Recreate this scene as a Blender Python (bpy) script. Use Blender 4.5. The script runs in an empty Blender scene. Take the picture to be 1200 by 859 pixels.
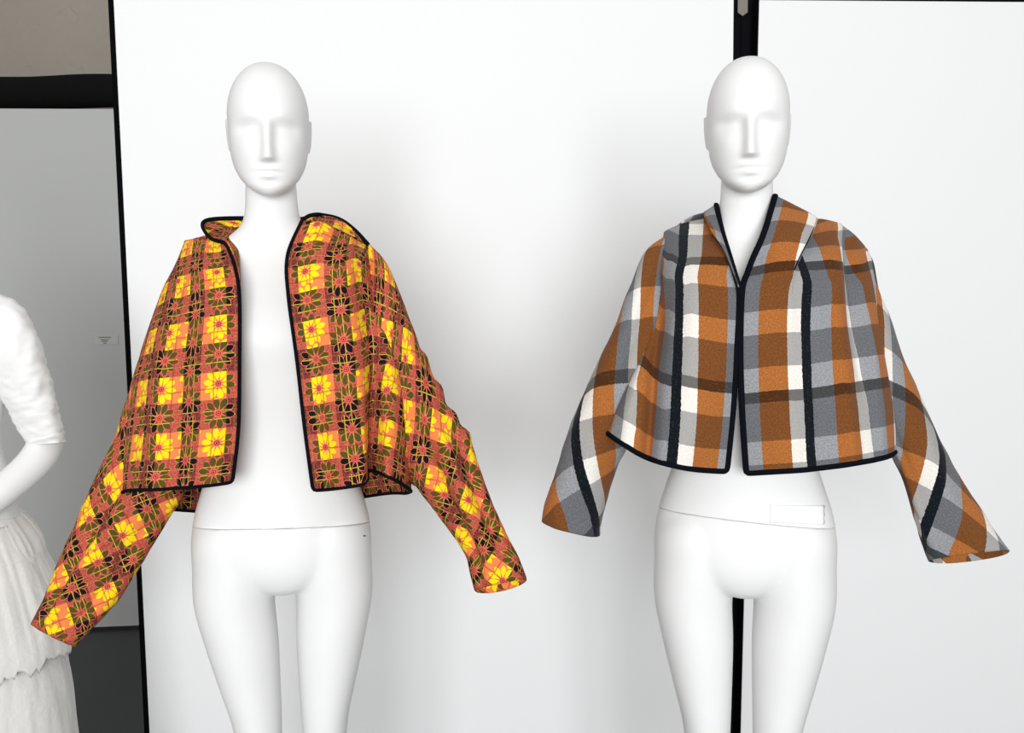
import bpy, bmesh, math, random
import numpy as np
from mathutils import Vector, Matrix, noise as mnoise
from mathutils.bvhtree import BVHTree

random.seed(7); np.random.seed(7)
SC = bpy.context.scene
COL = SC.collection
PI = math.pi

# ------------------------------------------------------------------ camera
F_PX, W_PX, H_PX = 1000.0, 1200.0, 859.0
CAM = Vector((0.0, -1.6, 1.43))
PITCH, ROLL = math.radians(4.7), math.radians(-0.71)
FW = Vector((0, math.cos(PITCH), -math.sin(PITCH)))
R0 = Vector((1, 0, 0)); U0 = Vector((0, math.sin(PITCH), math.cos(PITCH)))
RT = R0 * math.cos(ROLL) + U0 * math.sin(ROLL)
UP = -R0 * math.sin(ROLL) + U0 * math.cos(ROLL)
cd = bpy.data.cameras.new('camera'); cam = bpy.data.objects.new('camera', cd); COL.objects.link(cam)
cd.sensor_width = 36.0; cd.lens = 36.0 * F_PX / W_PX; cd.clip_start = 0.05
m = Matrix((RT, UP, -FW)).transposed().to_4x4(); m.translation = CAM
cam.matrix_world = m
SC.camera = cam

def ray(px, py):
    return FW + RT * ((px - 600.0) / F_PX) - UP * ((py - 429.5) / F_PX)
def P(px, py, y):
    d = ray(px, py)
    return CAM + d * ((y - CAM.y) / d.y)
def to_px(v):
    d = Vector(v) - CAM
    z = d.dot(FW)
    return 600 + F_PX * d.dot(RT) / z, 429.5 - F_PX * d.dot(UP) / z

# ------------------------------------------------------------------ world, lights, exposure
w = bpy.data.worlds.new('world'); SC.world = w; w.use_nodes = True
bgn = w.node_tree.nodes['Background']
bgn.inputs[0].default_value = (1.0, 0.985, 0.96, 1); bgn.inputs[1].default_value = 0.50
SC.view_settings.view_transform = 'Standard'; SC.view_settings.look = 'None'
SC.view_settings.gamma = 1.0; SC.view_settings.use_curve_mapping = False
SC.view_settings.exposure = -0.08
def area(name, loc, target, sx, sy, power, col):
    l = bpy.data.lights.new(name, 'AREA'); l.shape = 'RECTANGLE'; l.size = sx; l.size_y = sy
    l.energy = power; l.color = col
    o = bpy.data.objects.new(name, l); COL.objects.link(o)
    o.location = loc
    o.rotation_euler = (Vector(target) - Vector(loc)).to_track_quat('-Z', 'Y').to_euler()
    return o
area('ceiling_light', (0.1, -1.7, 3.1), (0.1, 0.2, 1.0), 3.4, 1.2, 9, (1.0, 0.985, 0.965))
area('front_fill_light', (0.05, -7.0, 1.65), (0.05, 0.3, 1.1), 3.8, 2.6, 475, (0.97, 0.99, 1.0))  # added frontal fill from behind the camera, no window there

# ------------------------------------------------------------------ helpers
def tag(o, label=None, cat=None, group=None, kind=None):
    if label: o['label'] = label
    if cat: o['category'] = cat
    if group: o['group'] = group
    if kind: o['kind'] = kind
    return o
def empty(name, loc, label, cat, group=None):
    o = bpy.data.objects.new(name, None); COL.objects.link(o); o.location = loc
    o.empty_display_size = 0.05
    return tag(o, label, cat, group)
def link(name, me, mat, parent=None, smooth=True):
    o = bpy.data.objects.new(name, me); COL.objects.link(o)
    if mat is not None:
        me.materials.clear(); me.materials.append(mat)
    if smooth:
        me.polygons.foreach_set('use_smooth', [True] * len(me.polygons))
    if parent is not None:
        o.parent = parent
        bpy.context.view_layer.update()
        o.matrix_parent_inverse = parent.matrix_world.inverted()
    return o
def mesh(name, verts, faces):
    me = bpy.data.meshes.new(name)
    me.from_pydata([tuple(v) for v in verts], [], faces); me.update()
    return me
def fix_normals(me):
    bm = bmesh.new(); bm.from_mesh(me)
    bmesh.ops.recalc_face_normals(bm, faces=bm.faces[:]); bm.to_mesh(me); bm.free()
    return me
def loft(rings, cap=True, closed=True):
    """rings: list of arrays (n,3)."""
    n = len(rings[0]); V = []; Fc = []
    for r in rings: V.extend([tuple(p) for p in r])
    for i in range(len(rings) - 1):
        for j in range(n if closed else n - 1):
            a = i * n + j; b = i * n + (j + 1) % n
            Fc.append((a, b, b + n, a + n))
    if cap:
        Fc.append(tuple(range(n - 1, -1, -1)))
        k = (len(rings) - 1) * n
        Fc.append(tuple(range(k, k + n)))
    return V, Fc
def box_mesh(o, ex, ey, ez, bevel=0.0):
    """box from corner o with edge vectors."""
    o, ex, ey, ez = map(Vector, (o, ex, ey, ez))
    V = [o, o + ex, o + ex + ey, o + ey, o + ez, o + ex + ez, o + ex + ey + ez, o + ey + ez]
    me = mesh('box', V, [(0, 3, 2, 1), (4, 5, 6, 7), (0, 1, 5, 4), (1, 2, 6, 5), (2, 3, 7, 6), (3, 0, 4, 7)])
    bm = bmesh.new(); bm.from_mesh(me)
    bmesh.ops.recalc_face_normals(bm, faces=bm.faces[:])
    if bevel:
        bmesh.ops.bevel(bm, geom=bm.edges[:], offset=bevel, segments=2, affect='EDGES')
    bm.to_mesh(me); bm.free()
    return me
def catmull(pts, t):
    """pts (n,k), t array in [0,n-1] -> (len(t),k); centripetal-ish uniform Catmull-Rom with end extrapolation."""
    pts = np.asarray(pts, float); n = len(pts)
    ext = np.vstack([2 * pts[0] - pts[1], pts, 2 * pts[-1] - pts[-2]])
    t = np.clip(np.asarray(t, float), 0, n - 1 - 1e-9); i = np.floor(t).astype(int); f = (t - i)[:, None]
    p0, p1, p2, p3 = ext[i], ext[i + 1], ext[i + 2], ext[i + 3]
    return 0.5 * (2 * p1 + (p2 - p0) * f + (2 * p0 - 5 * p1 + 4 * p2 - p3) * f ** 2 + (3 * p1 - p0 - 3 * p2 + p3) * f ** 3)
def sstep(a, b, x):
    t = np.clip((np.asarray(x, float) - a) / (b - a), 0, 1); return t * t * (3 - 2 * t)
def tube_rings(pts, radii, n=12, flat=1.0, closed=False):
    """sweep an ellipse along a polyline (np array of 3D points)."""
    pts = np.asarray(pts, float); rings = []
    k = len(pts); up = None
    for i in range(k):
        a = pts[(i - 1) % k] if (closed or i > 0) else pts[i]
        b = pts[(i + 1) % k] if (closed or i < k - 1) else pts[i]
        tdir = b - a; tdir = tdir / (np.linalg.norm(tdir) + 1e-12)
        if up is None:
            up = np.array([0, 1.0, 0]) if abs(tdir[1]) < 0.9 else np.array([1.0, 0, 0])
        up = up - tdir * up.dot(tdir); up /= np.linalg.norm(up) + 1e-12
        sd = np.cross(tdir, up)
        r = radii if np.isscalar(radii) else radii[i]
        ang = np.linspace(0, 2 * PI, n, endpoint=False)
        rings.append(pts[i] + np.outer(np.cos(ang) * r, sd) + np.outer(np.sin(ang) * r * flat, up))
    return rings
def tube_mesh(pts, radii, n=12, flat=1.0):
    V, Fc = loft(tube_rings(pts, radii, n, flat)); return fix_normals(mesh('tube', V, Fc))
def resample(pts, step):
    pts = np.asarray(pts, float)
    d = np.concatenate([[0], np.cumsum(np.linalg.norm(np.diff(pts, axis=0), axis=1))])
    m_ = max(2, int(d[-1] / step) + 1); s = np.linspace(0, d[-1], m_)
    return np.stack([np.interp(s, d, pts[:, k]) for k in range(pts.shape[1])], 1)

# ------------------------------------------------------------------ materials
class NT:
    def __init__(self, name):
        self.mat = bpy.data.materials.new(name); self.mat.use_nodes = True
        self.t = self.mat.node_tree; self.b = self.t.nodes['Principled BSDF']
    def n(self, typ): return self.t.nodes.new(typ)
    def setin(self, sock, v):
        if isinstance(v, bpy.types.NodeSocket): self.t.links.new(v, sock)
        else: sock.default_value = v
    def m(self, op, a, b=None, c=None, clamp=False):
        nd = self.n('ShaderNodeMath'); nd.operation = op; nd.use_clamp = clamp
        for k, v in enumerate((a, b, c)):
            if v is not None: self.setin(nd.inputs[k], v)
        return nd.outputs[0]
    def mix(self, f, a, b, blend='MIX'):
        nd = self.n('ShaderNodeMix'); nd.data_type = 'RGBA'; nd.blend_type = blend
        self.setin(nd.inputs[0], f)
        for s, v in ((6, a), (7, b)):
            if not isinstance(v, bpy.types.NodeSocket) and len(v) == 3: v = (*v, 1)
            self.setin(nd.inputs[s], v)
        return nd.outputs[2]
    def noise(self, vec, scale, detail=2.0, rough=0.5):
        nd = self.n('ShaderNodeTexNoise'); nd.inputs['Scale'].default_value = scale
        nd.inputs['Detail'].default_value = detail; nd.inputs['Roughness'].default_value = rough
        if vec is not None: self.t.links.new(vec, nd.inputs['Vector'])
        return nd.outputs['Fac']
    def ramp(self, fac, stops, interp='CONSTANT'):
        nd = self.n('ShaderNodeValToRGB'); cr = nd.color_ramp; cr.interpolation = interp
        while len(cr.elements) < len(stops): cr.elements.new(1.0)
        for e, (p, c) in zip(cr.elements, stops):
            e.position = p; e.color = (*c, 1) if len(c) == 3 else c
        self.t.links.new(fac, nd.inputs[0]); return nd.outputs[0]
    def coord(self, which='Object'):
        return self.n('ShaderNodeTexCoord').outputs[which]
    def bump(self, h, strength, dist=0.002):
        nd = self.n('ShaderNodeBump'); nd.inputs['Strength'].default_value = strength
        nd.inputs['Distance'].default_value = dist
        self.t.links.new(h, nd.inputs['Height']); self.t.links.new(nd.outputs[0], self.b.inputs['Normal'])
    def base(self, c): self.setin(self.b.inputs['Base Color'], c if isinstance(c, bpy.types.NodeSocket) else (*c, 1))
    def rough(self, r): self.setin(self.b.inputs['Roughness'], r)

def plain(name, col, rough=0.5, var=0.05, scale=6.0, bump=0.0, bscale=60.0, metallic=0.0, spec=None, bdist=0.002):
    k = NT(name); co = k.coord()
    f = k.noise(co, scale, 4)
    k.base(k.mix(f, tuple(c * (1 - var) for c in col), tuple(min(1, c * (1 + var)) for c in col)))
    k.rough(rough); k.b.inputs['Metallic'].default_value = metallic
    if spec is not None: k.b.inputs['Specular IOR Level'].default_value = spec
    if bump: k.bump(k.noise(co, bscale, 4), bump, bdist)
    return k.mat
M_MANN = plain('white_mannequin_paint', (0.80, 0.80, 0.795), 0.5, 0.006, 3, spec=0.35)
M_PANEL = plain('white_panel_board', (0.85, 0.855, 0.86), 0.6, 0.01, 2, spec=0.3)
M_SHADEP = plain('shaded_panel_board', (0.47, 0.475, 0.46), 0.6, 0.02, 2)  # grey partly stands in for recess shade, mixed into the base colour
M_BLACK = plain('black_edge_trim', (0.003, 0.003, 0.0035), 0.9, 0.2, 8, spec=0.03)
M_POST = plain('black_steel_post', (0.003, 0.003, 0.005), 0.7, 0.2, 8, spec=0.06)
M_TUBE = plain('black_backdrop_roll', (0.005, 0.0055, 0.005), 0.9, 0.25, 5, bump=0.2, bscale=12, spec=0.08)
M_FLOOR = plain('dark_grey_floor', (0.058, 0.066, 0.066), 0.7, 0.12, 3, bump=0.15, bscale=25)
M_BIND = plain('black_fabric_binding', (0.004, 0.005, 0.008), 0.95, 0.3, 40, bump=0.3, bscale=600, bdist=0.001, spec=0.06)
M_TAPE = plain('white_tape', (0.90, 0.90, 0.90), 0.65, 0.01, 20, bump=0.2, bscale=80)
M_TAG = plain('beige_tag', (0.22, 0.20, 0.17), 0.6)
M_MUSLIN = plain('white_muslin', (0.85, 0.85, 0.845), 0.9, 0.03, 30, bump=0.25, bscale=260)
M_PAPER = plain('cream_fibre_cloth', (0.78, 0.765, 0.735), 0.95, 0.06, 14, bump=0.5, bscale=70, bdist=0.003)
M_STEEL = plain('brushed_steel', (0.55, 0.55, 0.56), 0.3, 0.03, 20, metallic=1.0)
M_DARKTXT = plain('dark_print', (0.12, 0.12, 0.12), 0.8)
M_CARD = plain('grey_card', (0.50, 0.50, 0.48), 0.7)

def concrete():
    k = NT('beige_concrete'); co = k.coord()
    f = k.noise(co, 2.2, 5); g = k.noise(co, 45, 3)
    c = k.mix(f, (0.29, 0.255, 0.215), (0.40, 0.36, 0.315))
    c = k.mix(k.m('MULTIPLY', g, 0.25), c, (0.25, 0.22, 0.19))
    k.base(c); k.rough(0.9)
    pit = k.ramp(k.noise(co, 9, 2, 0.4), [(0.0, (0, 0, 0)), (0.30, (0, 0, 0)), (0.36, (1, 1, 1))], 'LINEAR')
    k.bump(k.m('ADD', pit, k.m('MULTIPLY', g, 0.3)), 0.5, 0.006)
    return k.mat
M_CONC = concrete()

def plaid_wool():
    k = NT('plaid_wool'); uv = k.n('ShaderNodeUVMap'); uv.uv_map = 'UVMap'
    sp = k.n('ShaderNodeSeparateXYZ'); k.t.links.new(uv.outputs[0], sp.inputs[0])
    jit = k.m('MULTIPLY', k.m('SUBTRACT', k.noise(uv.outputs[0], 0.35, 3, 0.7), 0.5), 3.0)
    u = k.m('ADD', sp.outputs[0], jit); v = k.m('ADD', sp.outputs[1], jit)
    fu = k.m('FRACT', k.m('DIVIDE', u, 169.0)); fv = k.m('FRACT', k.m('DIVIDE', v, 152.0))
    G = (0.285, 0.29, 0.305); B = (0.385, 0.130, 0.030); L = (0.78, 0.745, 0.69); K = (0.0035, 0.006, 0.010)
    cuts = [(0, G), (20, B), (54, L), (72, K), (85, G), (112, B), (146, L), (164, G)]
    warp = k.ramp(fu, [(p / 169.0, c) for p, c in cuts])
    iskk = k.ramp(fu, [(0, (0, 0, 0)), (72 / 169, (1, 1, 1)), (85 / 169, (0, 0, 0))])
    D = (0.18, 0.178, 0.180); N_ = (0.465, 0.468, 0.485); W = (1, 1, 1)
    weft = k.ramp(fv, [(0, D), (13 / 152, N_), (58 / 152, W), (85 / 152, N_), (124 / 152, W)])
    weft = k.mix(iskk, weft, (1, 1, 1))
    c = k.mix(1.0, warp, weft, 'MULTIPLY')
    # woolly speckle: dark and pale fibres, all in cloth coordinates
    n1 = k.noise(uv.outputs[0], 0.48, 3, 0.8); n2 = k.noise(uv.outputs[0], 0.45, 2, 0.6)
    sp1 = k.ramp(n1, [(0.30, (0.50,) * 3), (0.52, (1.0,) * 3), (0.72, (1.55,) * 3)], 'LINEAR')
    creamy = k.m('MULTIPLY', k.ramp(fu, [(0, (1,) * 3), (54 / 169, (0.45,) * 3), (72 / 169, (1,) * 3), (146 / 169, (0.45,) * 3), (164 / 169, (1,) * 3)]), 0.75)
    c = k.mix(creamy, c, k.mix(1.0, c, sp1, 'MULTIPLY'))
    fib = k.m('MULTIPLY', k.ramp(n2, [(0.62, (0, 0, 0)), (0.74, (1, 1, 1))], 'LINEAR'), 0.10)
    c = k.mix(fib, c, (0.75, 0.72, 0.68))
    k.base(c); k.rough(0.95); k.b.inputs['Specular IOR Level'].default_value = 0.15
    k.b.inputs['Sheen Weight'].default_value = 0.08; k.b.inputs['Sheen Roughness'].default_value = 0.5
    k.bump(n1, 0.35, 0.0012)
    return k.mat
def floral_print():
    k = NT('floral_check_print'); uv = k.n('ShaderNodeUVMap'); uv.uv_map = 'UVMap'
    sp = k.n('ShaderNodeSeparateXYZ'); k.t.links.new(uv.outputs[0], sp.inputs[0])
    m_ = k.m
    u, v = sp.outputs[0], sp.outputs[1]
    CW, CH = 36.5, 32.5
    cu = m_('DIVIDE', m_('SUBTRACT', u, 4.0), CW); iu = m_('FLOOR', cu)
    lu = m_('MULTIPLY', m_('SUBTRACT', m_('SUBTRACT', cu, iu), 0.5), CW)
    cv = m_('ADD', m_('DIVIDE', m_('SUBTRACT', v, 47.0 - 16.25), CH), m_('MULTIPLY', iu, 0.5))
    lv = m_('MULTIPLY', m_('SUBTRACT', m_('FRACT', cv), 0.5), CH)
    r = m_('SQRT', m_('ADD', m_('MULTIPLY', lu, lu), m_('MULTIPLY', lv, lv)))
    th = m_('ARCTAN2', lv, lu); step = 2 * PI / 10
    a = m_('MULTIPLY', m_('SUBTRACT', m_('FRACT', m_('ADD', m_('DIVIDE', th, step), 10.25)), 0.5), step)
    ax = m_('MULTIPLY', r, m_('COSINE', a)); ay = m_('ABSOLUTE', m_('MULTIPLY', r, m_('SINE', a)))
    t = m_('DIVIDE', m_('SUBTRACT', ax, 3.3), 14.4, clamp=True)
    wd = m_('MULTIPLY', m_('POWER', m_('SINE', m_('MULTIPLY', m_('POWER', t, 1.4), PI)), 0.78), 3.5)
    petal = m_('LESS_THAN', ay, m_('SUBTRACT', wd, 0.15))
    outl = m_('MULTIPLY', m_('LESS_THAN', ay, m_('ADD', wd, 0.6)), m_('GREATER_THAN', r, 3.3))
    outl = m_('MULTIPLY', outl, m_('LESS_THAN', r, 18.3))
    # check stripes
    su = m_('MULTIPLY', m_('FRACT', m_('DIVIDE', m_('ADD', u, 12.0), 55.0)), 55.0)
    sv = m_('MULTIPLY', m_('FRACT', m_('DIVIDE', m_('SUBTRACT', v, 1.0), 62.0)), 62.0)
    du = m_('LESS_THAN', su, 26.0); dv = m_('LESS_THAN', sv, 32.0)
    either = m_('MAXIMUM', du, dv); both = m_('MULTIPLY', du, dv)
    nz = k.noise(uv.outputs[0], 0.55, 3, 0.7)
    hat = k.ramp(nz, [(0.40, (0, 0, 0)), (0.55, (1, 1, 1))], 'LINEAR')
    bg = k.mix(either, (0.88, 0.235, 0.070), k.mix(hat, (0.28, 0.046, 0.030), (0.57, 0.112, 0.074)))
    bg = k.mix(both, bg, k.mix(hat, (0.055, 0.014, 0.013), (0.26, 0.048, 0.038)))
    pt = k.mix(either, (0.93, 0.70, 0.004), (0.085, 0.072, 0.009))
    pt = k.mix(both, pt, (0.005, 0.005, 0.006))
    c = bg
    def band(s, p, wdt): return m_('LESS_THAN', m_('ABSOLUTE', m_('SUBTRACT', s, p)), wdt)
    c = k.mix(outl, c, (0.77, 0.16, 0.098))
    c = k.mix(petal, c, pt)
    yl = m_('MAXIMUM', m_('MAXIMUM', band(su, 9.0, 0.5), band(su, 17.0, 0.5)), m_('MAXIMUM', band(sv, 10.5, 0.5), band(sv, 19.5, 0.5)))
    yl = m_('MULTIPLY', yl, m_('ADD', 0.14, m_('MULTIPLY', petal, 0.7)))
    c = k.mix(m_('MULTIPLY', yl, k.m('ADD', 0.35, m_('MULTIPLY', nz, 0.9), clamp=True)), c, (0.80, 0.62, 0.05))
    dl = m_('MAXIMUM', band(su, 39.5, 0.95), band(sv, 44.0, 0.95))
    c = k.mix(m_('MULTIPLY', dl, 0.5), c, (0.30, 0.020, 0.022))
    # eye of the flower
    eye = m_('LESS_THAN', r, 3.5)
    c = k.mix(eye, c, (0.74, 0.125, 0.080))
    c = k.mix(m_('MULTIPLY', band(r, 2.3, 0.42), 0.9), c, (0.20, 0.02, 0.02))
    c = k.mix(m_('LESS_THAN', r, 0.9), c, (0.05, 0.01, 0.01))
    k.base(c); k.rough(0.85); k.b.inputs['Specular IOR Level'].default_value = 0.15
    k.bump(k.noise(uv.outputs[0], 1.2, 2), 0.15, 0.0008)
    return k.mat
M_PLAID = plaid_wool(); M_FLORAL = floral_print()

# ------------------------------------------------------------------ setting
fl = tag(link('floor', box_mesh((-4, -3.2, -0.05), (8, 0, 0), (0, 6.6, 0), (0, 0, 0.05)), M_FLOOR, smooth=False), 'dark grey painted studio floor', 'floor', kind='structure')
wb = tag(link('wall_back', box_mesh((-4, 2.75, 0), (8, 0, 0), (0, 0.1, 0), (0, 0, 3.6)), M_CONC, smooth=False), 'beige grey concrete wall above the recess panel', 'wall', kind='structure')

def panel(name, pl, pr, z0, z1, label, mat, lean=0.0, trims=('left',), tw=0.014, bottom=None):
    """upright board between two floor points (front face), with black edge strips."""
    pl = Vector((pl[0], pl[1], 0)); pr = Vector((pr[0], pr[1], 0))
    ex = pr - pl; d = ex.normalized(); nrm = Vector((-d.y, d.x, 0))           # away from the camera
    th = 0.035
    root = empty(name, (pl + pr) / 2, label, 'panel')
    up = (Vector((0, 0, 1)) + d * lean)
    z0v = pl + up * z0
    link('board', box_mesh(z0v, ex, nrm * th, up * (z1 - z0), 0.0015), mat, root, smooth=False)
    H = up * (z1 - z0)
    off = -nrm * 0.001
    if 'left' in trims:
        link('edge_strip', box_mesh(z0v - d * tw + off, d * tw, nrm * (th + 0.002), H), M_BLACK, root, smooth=False)
    if 'right' in trims:
        link('edge_strip', box_mesh(z0v + ex + off, d * tw, nrm * (th + 0.002), H), M_BLACK, root, smooth=False)
    if 'top' in trims:
        link('top_strip', box_mesh(z0v + H + off, ex, nrm * (th + 0.002), up * 0.05), M_BLACK, root, smooth=False)
    # feet so that the board stands on the floor
    for s in (0.02, 0.5, 0.98):
        c = pl + ex * s
        link('foot', box_mesh(c - d * 0.02 + nrm * 0.004, d * 0.04, nrm * (th - 0.008), Vector((0, 0, z0 + 0.001))), M_BLACK, root, smooth=False)
    return root
yl_, yr_ = 0.80, 0.93
a = P(152.5, 400, yl_); b = P(856.4, 400, yr_)
panel('partition_panel', (a.x, a.y), (b.x, b.y), 0.02, 2.85, 'tall white partition panel with a black edge behind the floral check jacket', M_PANEL)
a = P(880.5, 430, 0.94); b = P(1460, 430, 1.03)
ztop = P(1150, 1.8, 0.98).z
panel('partition_panel', (a.x - 0.0225, a.y), (b.x, b.y), 0.02, ztop, 'white partition panel with a black top strip behind the plaid wool jacket', M_PANEL, lean=0.015, trims=('left', 'top'), tw=0.004)
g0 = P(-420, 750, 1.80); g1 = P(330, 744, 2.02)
panel('partition_panel', (g0.x, 1.86), (g1.x, 2.06), 0.022, P(70, 124.5, 1.95).z, 'panel in the recess with shade mixed into its grey, bearing a small printed card', M_SHADEP, trims=(), tw=0.0)
# black plinth below the recess panel
# column filling the gap between the two white panels
po = empty('support_post', (P(866, 430, 1.03).x, 1.05, 0), 'black steel post in the gap between the white panels', 'post')
pc = P(867, 430, 1.03)
link('shaft', box_mesh((pc.x - 0.06, 1.005, 0.0), (0.12, 0, 0), (0, 0.08, 0), (0, 0, 3.1), 0.004), M_POST, po, smooth=False)
link('rib', box_mesh((P(868.5, 30, 1.00).x, 0.998, 0.0), (0.004, 0, 0), (0, 0.008, 0), (0, 0, 3.1), 0.001), M_POST, po, smooth=False)
# pointed beige tag on the post
tx0, tx1, ty = P(864.5, 0, 0.995), P(876, 0, 0.995), 0.992
zt = P(870, -14, ty).z; zb = P(870, 14.5, ty).z; zp = P(870, 18.5, ty).z
xm = (tx0.x + tx1.x) / 2
tv = [(tx0.x, ty, zt), (tx1.x, ty, zt), (tx1.x, ty, zb), (xm, ty, zp), (tx0.x, ty, zb)]
tme = mesh('tag', tv + [(x, y + 0.004, z) for x, y, z in tv], [(0, 1, 2, 3, 4), (9, 8, 7, 6, 5)] + [(i, 5 + i, 5 + (i + 1) % 5, (i + 1) % 5) for i in range(5)])
tag(link('pointed_tag', fix_normals(tme), M_TAG, smooth=False), 'small beige pointed tag hanging on the black post', 'tag')
# dark roll above the recess panel
tb = []
for i in range(60):
    f = i / 59; px = -420 + f * 800
    q = P(px, 109.5 - (3.5 if px > 40 else 0) * sstep(30, 150, px), 2.10)
    tb.append((q.x, q.y, q.z + 0.002 * math.sin(f * 23)))
rt = empty('backdrop_roll', tuple(tb[30]), 'thick black backdrop roll lying along the top of the recess panel', 'roll')
link('rolled_cloth', tube_mesh(tb, [0.068 + 0.0015 * math.sin(i * 0.7) for i in range(60)], 32), M_TUBE, rt)
link('core_end', tube_mesh([Vector(tb[0]) + Vector((-0.03, 0, 0)), Vector(tb[0]) + Vector((0.02, 0, 0))], 0.03, 16), M_BLACK, rt)
link('bracket', box_mesh((tb[20][0] - 0.02, tb[20][1] - 0.02, tb[20][2] - 0.10), (0.04, 0, 0), (0, 2.74 - tb[20][1], 0), (0, 0, 0.03)), M_BLACK, rt, smooth=False)
# printed card on the recess panel (text too small to read: grey lines in a tapering block)
ca = Vector((g0.x, 1.86, 0)); cb = Vector((g1.x, 2.06, 0)); cdv = (cb - ca).normalized(); cn = Vector((-cdv.y, cdv.x, 0))
def on_recess(px, py, off):
    d = ray(px, py); p0 = ca - cn * off
    return CAM + d * ((p0 - CAM).dot(cn) / d.dot(cn))
cr = empty('printed_card', on_recess(124, 403, 0.002), 'small grey printed card stuck on the recess panel', 'card')
q0 = on_recess(111, 403.5, 0.003); q1 = on_recess(138.5, 403.5, 0.003); q2 = on_recess(111, 393.5, 0.003)
link('card', box_mesh(q0, q1 - q0, cn * 0.003, Vector((0, 0, q2.z - q0.z))), M_CARD, cr, smooth=False)
for (x0, x1, y) in ((115, 130, 395.2), (118, 127, 398), (119, 126, 400), (121, 124.5, 402.2)):
    s0 = on_recess(x0, y + 0.45, 0.0042); s1 = on_recess(x1, y + 0.45, 0.0042)
    link('text_line', box_mesh(s0, s1 - s0, cn * 0.001, Vector((0, 0, 0.0032))), M_DARKTXT, cr, smooth=False)

# ------------------------------------------------------------------ mannequin bodies
Z = np.array([0.85, 0.878, 0.893, 0.908, 0.928, 0.955, 0.99, 1.03, 1.07, 1.12, 1.17, 1.22, 1.29, 1.36, 1.41, 1.45, 1.48, 1.505, 1.525, 1.545, 1.565, 1.59, 1.63, 1.68])
HW = np.array([0.02, 0.050, 0.095, 0.135, 0.160, 0.166, 0.165, 0.158, 0.146, 0.130, 0.121, 0.124, 0.136, 0.145, 0.152, 0.160, 0.162, 0.150, 0.118, 0.082, 0.058, 0.049, 0.046, 0.044])
FR = np.array([0.02, 0.052, 0.074, 0.084, 0.091, 0.094, 0.093, 0.090, 0.086, 0.082, 0.081, 0.085, 0.098, 0.112, 0.103, 0.086, 0.072, 0.060, 0.053, 0.050, 0.048, 0.046, 0.044, 0.042])
BK = np.array([0.02, 0.060, 0.085, 0.100, 0.115, 0.118, 0.110, 0.098, 0.086, 0.077, 0.075, 0.080, 0.090, 0.097, 0.099, 0.096, 0.088, 0.078, 0.068, 0.060, 0.055, 0.052, 0.050, 0.050])
YC = np.interp(Z, [0.8, 1.2, 1.5, 1.68], [0, 0, 0.012, 0.012])
def body_ring(z, n=96, ex=2.25):
    idx = np.interp(z, Z, np.arange(len(Z)))
    tab = np.stack([HW, FR, BK, YC], 1)
    h, f, b, yc = catmull(tab, [idx])[0]
    th = np.linspace(0, 2 * PI, n, endpoint=False)
    c, s = np.cos(th), np.sin(th); p = 2 / ex
    x = h * np.sign(c) * np.abs(c) ** p
    y = np.where(s < 0, f, b) * np.sign(s) * np.abs(s) ** p + yc
    return np.stack([x, y, np.full(n, z)], 1)
CHIN = 1.612
def head_rings():
    zt = np.array([0, .002, .0047, .010, .019, .0345, .0565, .078, .104, .15])
    wt = np.array([.002, .011, .018, .028, .039, .0515, .0620, .0675, .0705, .0725])
    ft = np.array([-.074, -.084, -.089, -.093, -.0955, -.095, -.096, -.098, -.0995, -.099])
    bt = np.array([-.066, -.052, -.042, -.030, -.010, .030, .065, .082, .092, .100])
    rings = []
    zs = np.concatenate([0.15 * (1 - np.cos(np.linspace(0, PI / 2, 90))), 0.15 + 0.097 * np.sin(np.linspace(0, PI / 2, 70))[1:]])
    n = 144; th = np.linspace(0, 2 * PI, n, endpoint=False)
    for z in zs:
        if z <= 0.15:
            k = [np.interp(z, zt, np.arange(len(zt)))]
            wv, f, b = catmull(np.stack([wt, ft, bt], 1), k)[0]
        else:
            e = math.sqrt(max(0.0, 1 - ((z - 0.15) / 0.097) ** 2)); e = max(e, 0.012)
            wv, f, b = 0.0725 * e ** 0.97, 0.0005 - 0.0995 * e, 0.0005 + 0.0995 * e
        wv = max(wv, 0.001); c, s = np.cos(th), np.sin(th); p = 2 / 2.15
        x = wv * np.sign(c) * np.abs(c) ** p
        yc = (f + b) / 2; hy = max((b - f) / 2, 0.001)
        y = yc + hy * np.sign(s) * np.abs(s) ** p
        # face relief
        fw = sstep(0.02, 0.45, -s); ax = np.abs(x)
        S = (1 - sstep(.115, .135, z)) * np.clip((z - .066) / (.115 - .066), 0, 1) ** 1.2
        X = sstep(.004, .019, ax) * (1 - sstep(.040, .068, ax))
        dy = .0098 * S * X
        tn = np.clip((.130 - z) / (.130 - .061), 0, 1)
        proj = (.0035 + .0165 * tn ** 1.25) * sstep(.0535, .0615, z) * (1 - sstep(.118, .150, z))
        nw = .0072 + .0045 * tn ** 2
        dy = dy - proj * np.exp(-(ax / nw) ** 2.4)
        g = lambda a, c0, sg: np.exp(-((a - c0) / sg) ** 2)
        dy = dy - .0050 * g(z, .0445, .0040) * g(ax, 0, .0185) * (1 - .25 * g(ax, 0, .003))
        dy = dy + .0040 * g(z, .0388, .0020) * g(ax, 0, .021)
        dy = dy - .0058 * g(z, .0320, .0046) * g(ax, 0, .0150)
        dy = dy + .0030 * g(z, .0220, .0050) * g(ax, 0, .018)
        dy = dy - .0028 * g(z, .088, .020) * g(ax, .043, .014)
        dy = dy - .0030 * g(z, .140, .010) * g(ax, .030, .016)
        y = y + dy * fw
        rings.append(np.stack([x, y, np.full(n, z + CHIN)], 1))
    return rings
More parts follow.
